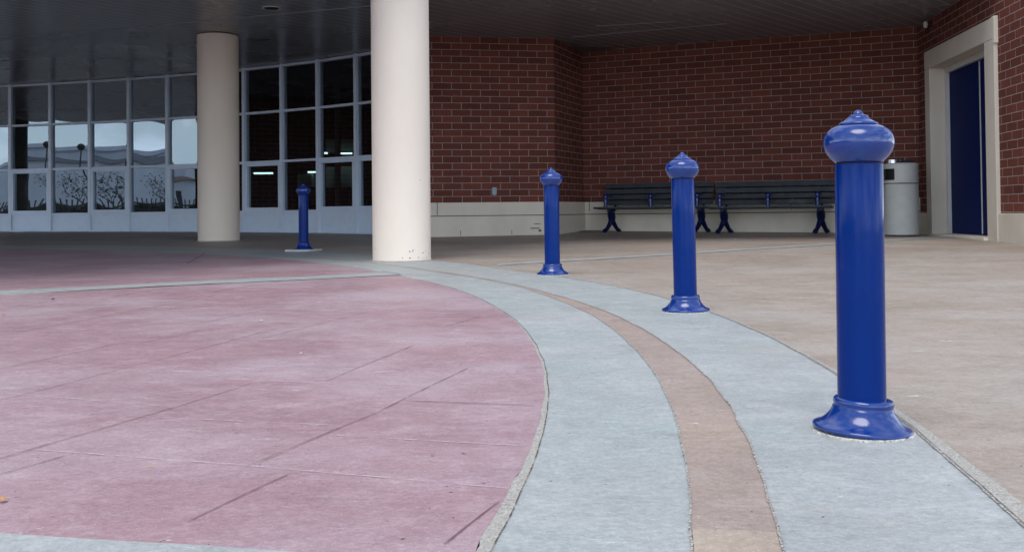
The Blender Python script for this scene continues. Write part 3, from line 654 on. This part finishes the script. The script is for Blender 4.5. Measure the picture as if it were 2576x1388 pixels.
# ------------------------------------------------------------------ benches
def make_bench(Lb, label, xl):
    """local x along the bench, +y to the front, seat at .40"""
    o = empty('bench', (0, 0, 0), label=label, cat='bench', group='dark slatted benches against the brick wall')
    SH = .425; 
    for j in range(4):
        y = .42-j*.118; b_ = B(); b_.box((-.02, y-.052, SH-.035-.004*j), (Lb+.02, y+.052, SH-.004*j)); b_.build('seat_slat', 'slat', o, .008)
    th = R(12)
    for j in range(4):
        z = SH+.065+j*.098; y = .035-(z-SH)*math.tan(th); Mx = Matrix.Translation((0, y, z)) @ Matrix.Rotation(th, 4, 'X')
        b_ = B(); b_.box((0.05, -.012, -.040), (Lb+.05, .016, .040), Mx); b_.build('back_slat', 'slat', o, .006)
    def sweep(pts, w_, t_, b_):
        for (p, q_) in zip(pts, pts[1:]):
            p = Vector(p); q_ = Vector(q_); d = (q_-p); ln = d.length; d.normalize(); xax = Vector((1, 0, 0)); n_ = d.cross(xax).normalized(); xx = n_.cross(d)
            Mx = Matrix(((xx.x, d.x, n_.x, p.x), (xx.y, d.y, n_.y, p.y), (xx.z, d.z, n_.z, p.z), (0, 0, 0, 1)))
            b_.box((-w_/2, -.006, -t_/2), (w_/2, ln+.006, t_/2), Mx)
    for x in xl[0]:
        b_ = B(); X0 = x
        # seat bracket, waist, two splayed feet
        b_.tube([(X0, .40, SH-.05), (X0, .30, SH-.065), (X0, .24, SH-.12), (X0, .215, SH-.19), (X0, .205, SH-.25)], [.03, .055, .068, .066, .05], 12)
        b_.tube([(X0, .02, SH-.05), (X0, .12, SH-.07), (X0, .18, SH-.12), (X0, .205, SH-.19)], [.022, .03, .04, .045], 10)
        b_.tube([(X0-.0, .21, SH-.22), (X0-.03, .25, .13), (X0-.055, .32, .055), (X0-.075, .40, .018)], [.052, .04, .034, .04], 10)
        b_.tube([(X0+.0, .20, SH-.22), (X0+.03, .17, .13), (X0+.055, .11, .055), (X0+.075, .04, .018)], [.052, .04, .034, .04], 10)
        b_.lathe([(.045, 0), (.045, .012), (.02, .03)], 16, Matrix.Translation((X0-.08, .41, 0))); b_.lathe([(.045, 0), (.045, .012), (.02, .03)], 16, Matrix.Translation((X0+.08, .03, 0)))
        b_.tube([(X0, .01, SH-.05), (X0, -.045, SH+.15), (X0, -.085, SH+.38)], [.02, .018, .014], 8)
        b_.build('leg', 'blue2', o, 0, 60)
    for x in xl[1]:
        b_ = B()
        b_.lathe([(.034, 0), (.036, .02), (.026, .035), (.034, .07), (.036, .09), (.026, .115), (.03, .13), (.038, .16), (.036, .185), (.02, .205)], 18, Matrix.Translation((x, .385, SH+.002)))
        b_.tube([(x, .385, SH+.185), (x, .28, SH+.20), (x, .16, SH+.195), (x, .06, SH+.205), (x, -.03, SH+.19)], [.022, .026, .022, .022, .02], 12)
        b_.build('armrest', 'armblue', o, 0, 60)
    return o
Mb, LB = frame2(cor, bwR)                                      # x along the back wall, -y side towards the wall? outward = +y(front)
def wx(x, y, off): return Mb.inverted() @ on_wall(cor, bwR, x, y, off)
def place_bench(xs_, arm, leg, label):
    off = .62
    x0 = wx(xs_[0], 527, off).x; x1 = wx(xs_[1], 527, off).x
    A = [wx(a, 510, off-.05).x-x0 for a in arm]; Lg = [wx(a, 555, off-.25).x-x0 for a in leg]
    o = make_bench(x1-x0, label, (Lg, A)); P = Mb @ Vector((x0, .2, 0)); o.location = (P.x, P.y, gz(P.y)+.003)
    o.rotation_euler = (0, 0, math.atan2(Mb[1][0], Mb[0][0])); return o
# bench local +y must be outward: mirror through scale is avoided by building with frame whose y is outward (left-handed) -> flip
def flip_children(o):
    for c in o.children:
        me = c.data
        for v in me.vertices: v.co.y = -v.co.y
        me.flip_normals()
b1 = place_bench((1497, 1776), (1524, 1637, 1754), (1541, 1766), 'dark slatted bench with blue iron arms, nearer the wall corner and partly behind a bollard'); flip_children(b1)
b2 = place_bench((1781, 2090), (1811, 1932, 2057), (1823, 2066), 'dark slatted bench with blue arms, just left of the nearest bollard'); flip_children(b2)

# ------------------------------------------------------------------ litter bin
pb = gnd(2269, 591); o = empty('litter_bin', pb, R(200), label='tall cylindrical grey litter bin with a steel ash tray, beside the door', cat='litter bin')
rb = .236
b_ = B(); b_.lathe([(rb-.01, 0), (rb+.004, .01), (rb+.004, .03), (rb, .74), (rb-.006, .745)], 56); b_.build('body', 'bin', o)
b_ = B(); b_.lathe([(rb-.02, .746), (rb-.02, .756)], 40); b_.build('seam', 'dark', o)
n = 56; b_ = B(); v = []; f = []; zz = [.757, .80, .88, .965, 1.03, 1.045]
for z in zz:
    for i in range(n): a = 2*math.pi*i/n; rr = rb+.002 if z < 1.04 else rb-.012; v.append((rr*math.cos(a), rr*math.sin(a), z))
for j in range(len(zz)-1):
    for i in range(n):
        if j == 2 or j == 1:
            if 3 <= i <= 11: 
                continue
        f.append((j*n+i, j*n+(i+1) % n, (j+1)*n+(i+1) % n, (j+1)*n+i))
f.append(tuple(range((len(zz)-1)*n, len(zz)*n))); b_.add(v, f, smooth=True); b_.build('lid', 'bin', o, 0, 35)
b_ = B(); b_.lathe([(rb-.03, .77), (rb-.03, 1.02)], 32); b_.build('liner', 'dark', o)
o.rotation_euler = (0, 0, R(195)-R(45))
b_ = B(); b_.lathe([(.085, 1.046), (.10, 1.05), (.10, 1.10), (.094, 1.103), (.088, 1.07), (.01, 1.068)], 32, c=(.10, .03)); b_.build('ash_tray', 'steel', o)
b_ = B(); b_.lathe([(.09, 1.046), (.09, 1.07), (.07, 1.085)], 24, c=(-.09, -.06)); b_.build('knob', 'iron', o)

# ------------------------------------------------------------------ small litter on the paving
def bit(x, y, s, mat, name, label, cat, group=None):
    p = gnd(x, y); b_ = B(); n = 7; v = [(s*(.6+.6*random.random())*math.cos(2*math.pi*i/n), s*(.6+.6*random.random())*math.sin(2*math.pi*i/n), .003+random.random()*s*.5) for i in range(n)]+[(0, 0, s*.7+.004)]
    b_.add(v, [(i, (i+1) % n, n) for i in range(n)]); o = b_.build(name, mat); o.location = p+Vector((0, 0, .004)); tag(o, label, cat, group)
random.seed(3)
bit(8, 1266, .010, 'leafy', 'dry_leaf', 'orange scrap of leaf at the lower left edge of the pink paving', 'leaf')
bit(377, 1178, .004, 'leafy', 'dry_leaf', 'tiny tan leaf scrap on the pink paving above the lower grey corner', 'leaf')
bit(1022, 877, .007, 'leafy', 'dry_leaf', 'tan leaf scrap at the end of a dark groove in the pink paving', 'leaf')
bit(6, 796, .014, 'leafy', 'dry_leaf', 'brown leaf scrap at the far left edge of the pink paving', 'leaf')
bit(758, 893, .006, 'stone', 'pebble', 'small white pebble in the middle of the pink paving', 'pebble')
bit(657, 810, .008, 'stone', 'pebble', 'small pale pebble on the pink paving below the far column', 'pebble')
bit(1560, 600, .02, 'stone', 'pebble', 'pale pebble on the floor in front of the left bench leg', 'pebble')
bit(1850, 604, .02, 'stone', 'pebble', 'pale pebble on the floor in front of the right bench', 'pebble')
bit(134, 757, .016, 'iron', 'pebble', 'dark chip lying on a groove just below the grey stripe', 'pebble')

# ------------------------------------------------------------------ across the street: seen in the glass only
def simple_building(x0, y0, x1, y1, h, mat, label, roofm, rh, name='building', wins=()):
    z0 = gz(y0)-.5; o = empty(name, (x0, y0, z0), label=label, cat='building')
    b_ = B(); b_.box((0, 0, 0), (x1-x0, y1-y0, h+.5)); b_.build('wall', mat, o)
    if rh: b_ = B(); w_, d_2 = x1-x0, y1-y0; b_.add([(w_+.3, -.3, h+.5), (w_+.3, d_2+.3, h+.5), (-.3, d_2+.3, h+.5), (-.3, -.3, h+.5), (w_/2, .5, h+.5+rh), (w_/2, d_2-.5, h+.5+rh)], [(0, 1, 5, 4), (2, 3, 4, 5), (1, 2, 5), (3, 0, 4), (3, 2, 1, 0)]); b_.build('roof', roofm, o)
    else: b_ = B(); b_.box((-.2, -.2, h+.5), (x1-x0+.2, y1-y0+.2, h+.75)); b_.build('roof', roofm, o)
    for (ya, za, ww, hh) in wins:
        b_ = B(); b_.box((x1-x0+.001, ya, za), (x1-x0+.08, ya+ww, za+hh)); b_.build('window', 'dark', o)
    return o
simple_building(-70, -60, -52, -8, 6.2, 'white', 'long white building across the street, seen in the windows', 'white', 0, wins=[(30, 2.2, 6, .5), (44, 2.3, 1.2, 1.2)])
simple_building(-66, -7.5, -50, -1.5, 4.4, 'white', 'white building with a dark slate roof, seen in the windows', 'slate', 1.0)
simple_building(-64, -1, -48, 12, 2.8, 'white', 'low white house with a brown roof, seen in the windows', 'roof', 1.1, wins=[(4, 1.6, 1.1, 1.1)])
fo = empty('iron_fence', (-29, -24, gz(-24)), label='black iron picket fence across the street, seen in the windows', cat='fence')
b_ = B()
for i in range(0, 230): b_.box((-.015, i*.165, 0), (.015, i*.165+.03, 1.75))
b_.build('picket', 'iron', fo); fo.children[0]['kind'] = 'stuff'
b_ = B(); b_.box((-.02, 0, 1.5), (.02, 38, 1.57)); b_.box((-.02, 0, 1.28), (.02, 38, 1.34)); b_.box((-.02, 0, .2), (.02, 38, .25)); b_.build('rail', 'iron', fo)
for k in range(10): b_ = B(); b_.box((-.06, k*4.1, 0), (.06, k*4.1+.12, 2.05)); b_.build('post', 'iron', fo)
# asphalt-dark verge hedge
def tree(x, y, h, seed, leafy, label):
    random.seed(seed); z = gz(y); o = empty('tree', (x, y, z), label=label, cat='tree', group='bare young trees across the street'); b_ = B(); tips = []
    def grow(p, d, ln, r, lev):
        q_ = p+d*ln; b_.tube([p, (p+q_)/2+Vector((random.uniform(-.03, .03), random.uniform(-.03, .03), 0)), q_], [r, r*.8, r*.6], 5)
        if lev == 0: tips.append(q_); return
        for _ in range(3 if lev > 1 else 4):
            nd = (d+Vector((random.uniform(-.8, .8), random.uniform(-.8, .8), random.uniform(-.1, .6)))).normalized(); grow(p+d*ln*random.uniform(.6, 1), nd, ln*random.uniform(.55, .8), r*.55, lev-1)
    grow(Vector((0, 0, 0)), Vector((0, 0, 1)), h*.3, .04, 4); b_.build('trunk', 'bark', o)
    b_ = B()
    for t in tips:
        for _ in range(leafy):
            c = t+Vector([random.gauss(0, .12) for _ in range(3)]); a = Vector([random.gauss(0, 1) for _ in range(3)]).normalized()*.04; e = a.orthogonal().normalized()*.03; b_.add([c-a, c+e, c+a, c-e], [(0, 1, 2, 3)])
    if leafy: b_.build('crown', 'leaf', o)
for i, (x, y, h) in enumerate(((-31, -12, 3.6), (-32, -6.5, 3.9), (-31.5, -1.5, 3.7), (-33, 2.5, 3.2), (-31, 6, 3.4))):
    tree(x, y, h, i+5, 3, ('bare young tree at the far left end of the fence', 'tallest bare young tree, behind the reflected lamp post', 'bare tree reflected in the third window', 'small bare tree reflected beside the slate roof', 'bare tree at the right end of the fence')[i])
random.seed(11); b_ = B()
for i in range(15000):
    x = -30+random.gauss(0, .35); y = random.uniform(-22, 13); hmax = .55+.45*noise.noise(Vector((y*.5, 1, 0)))+.35; z = gz(y)+random.random()*max(.5, hmax*1.15)
    c = Vector((x, y, z)); a = Vector([random.gauss(0, 1) for _ in range(3)]).normalized()*.15; e = a.orthogonal().normalized()*.1; b_.add([c-a, c+e, c+a, c-e], [(0, 1, 2, 3)])
tag(b_.build('hedge', 'leaf'), 'low dark shrubs growing along the iron fence across the street', 'shrubs', kind='stuff')
lpp = mirror_pt(203, 40)
lp = empty('street_lamp', (lpp.x, lpp.y, gz(lpp.y)), label='tall dark lamp post with a round head, seen in the second window', cat='street lamp')
b_ = B(); b_.lathe([(.12, 0), (.12, .3), (.05, .4), (.035, 4.55)], 16); b_.build('post', 'iron', lp)
b_ = B(); b_.lathe([(.06, 4.55), (.13, 4.6), (.19, 4.7), (.19, 4.78), (.12, 4.88), (.03, 4.92)], 24); b_.build('lamp_head', 'iron', lp)


cc = [o for o in bpy.data.objects if o.name == 'column'][0]; random.seed(5); b_ = B()
for k in range(15):
    a = random.uniform(-1.45, -.2) if k < 11 else random.uniform(-2.9, -.3); z = random.uniform(.015, .10) if k < 11 else random.uniform(.02, 1.6); w_ = random.uniform(.003, .010); h_ = random.uniform(.002, .006); rr = .2862
    v = [(rr*math.cos(a+w_/rr*math.cos(t)), rr*math.sin(a+w_/rr*math.cos(t)), z+h_*math.sin(t)) for t in [i*math.pi/3 for i in range(6)]]
    b_.add(v, [tuple(range(6))])
o_ = b_.build('scuff_marks', 'roof', cc)
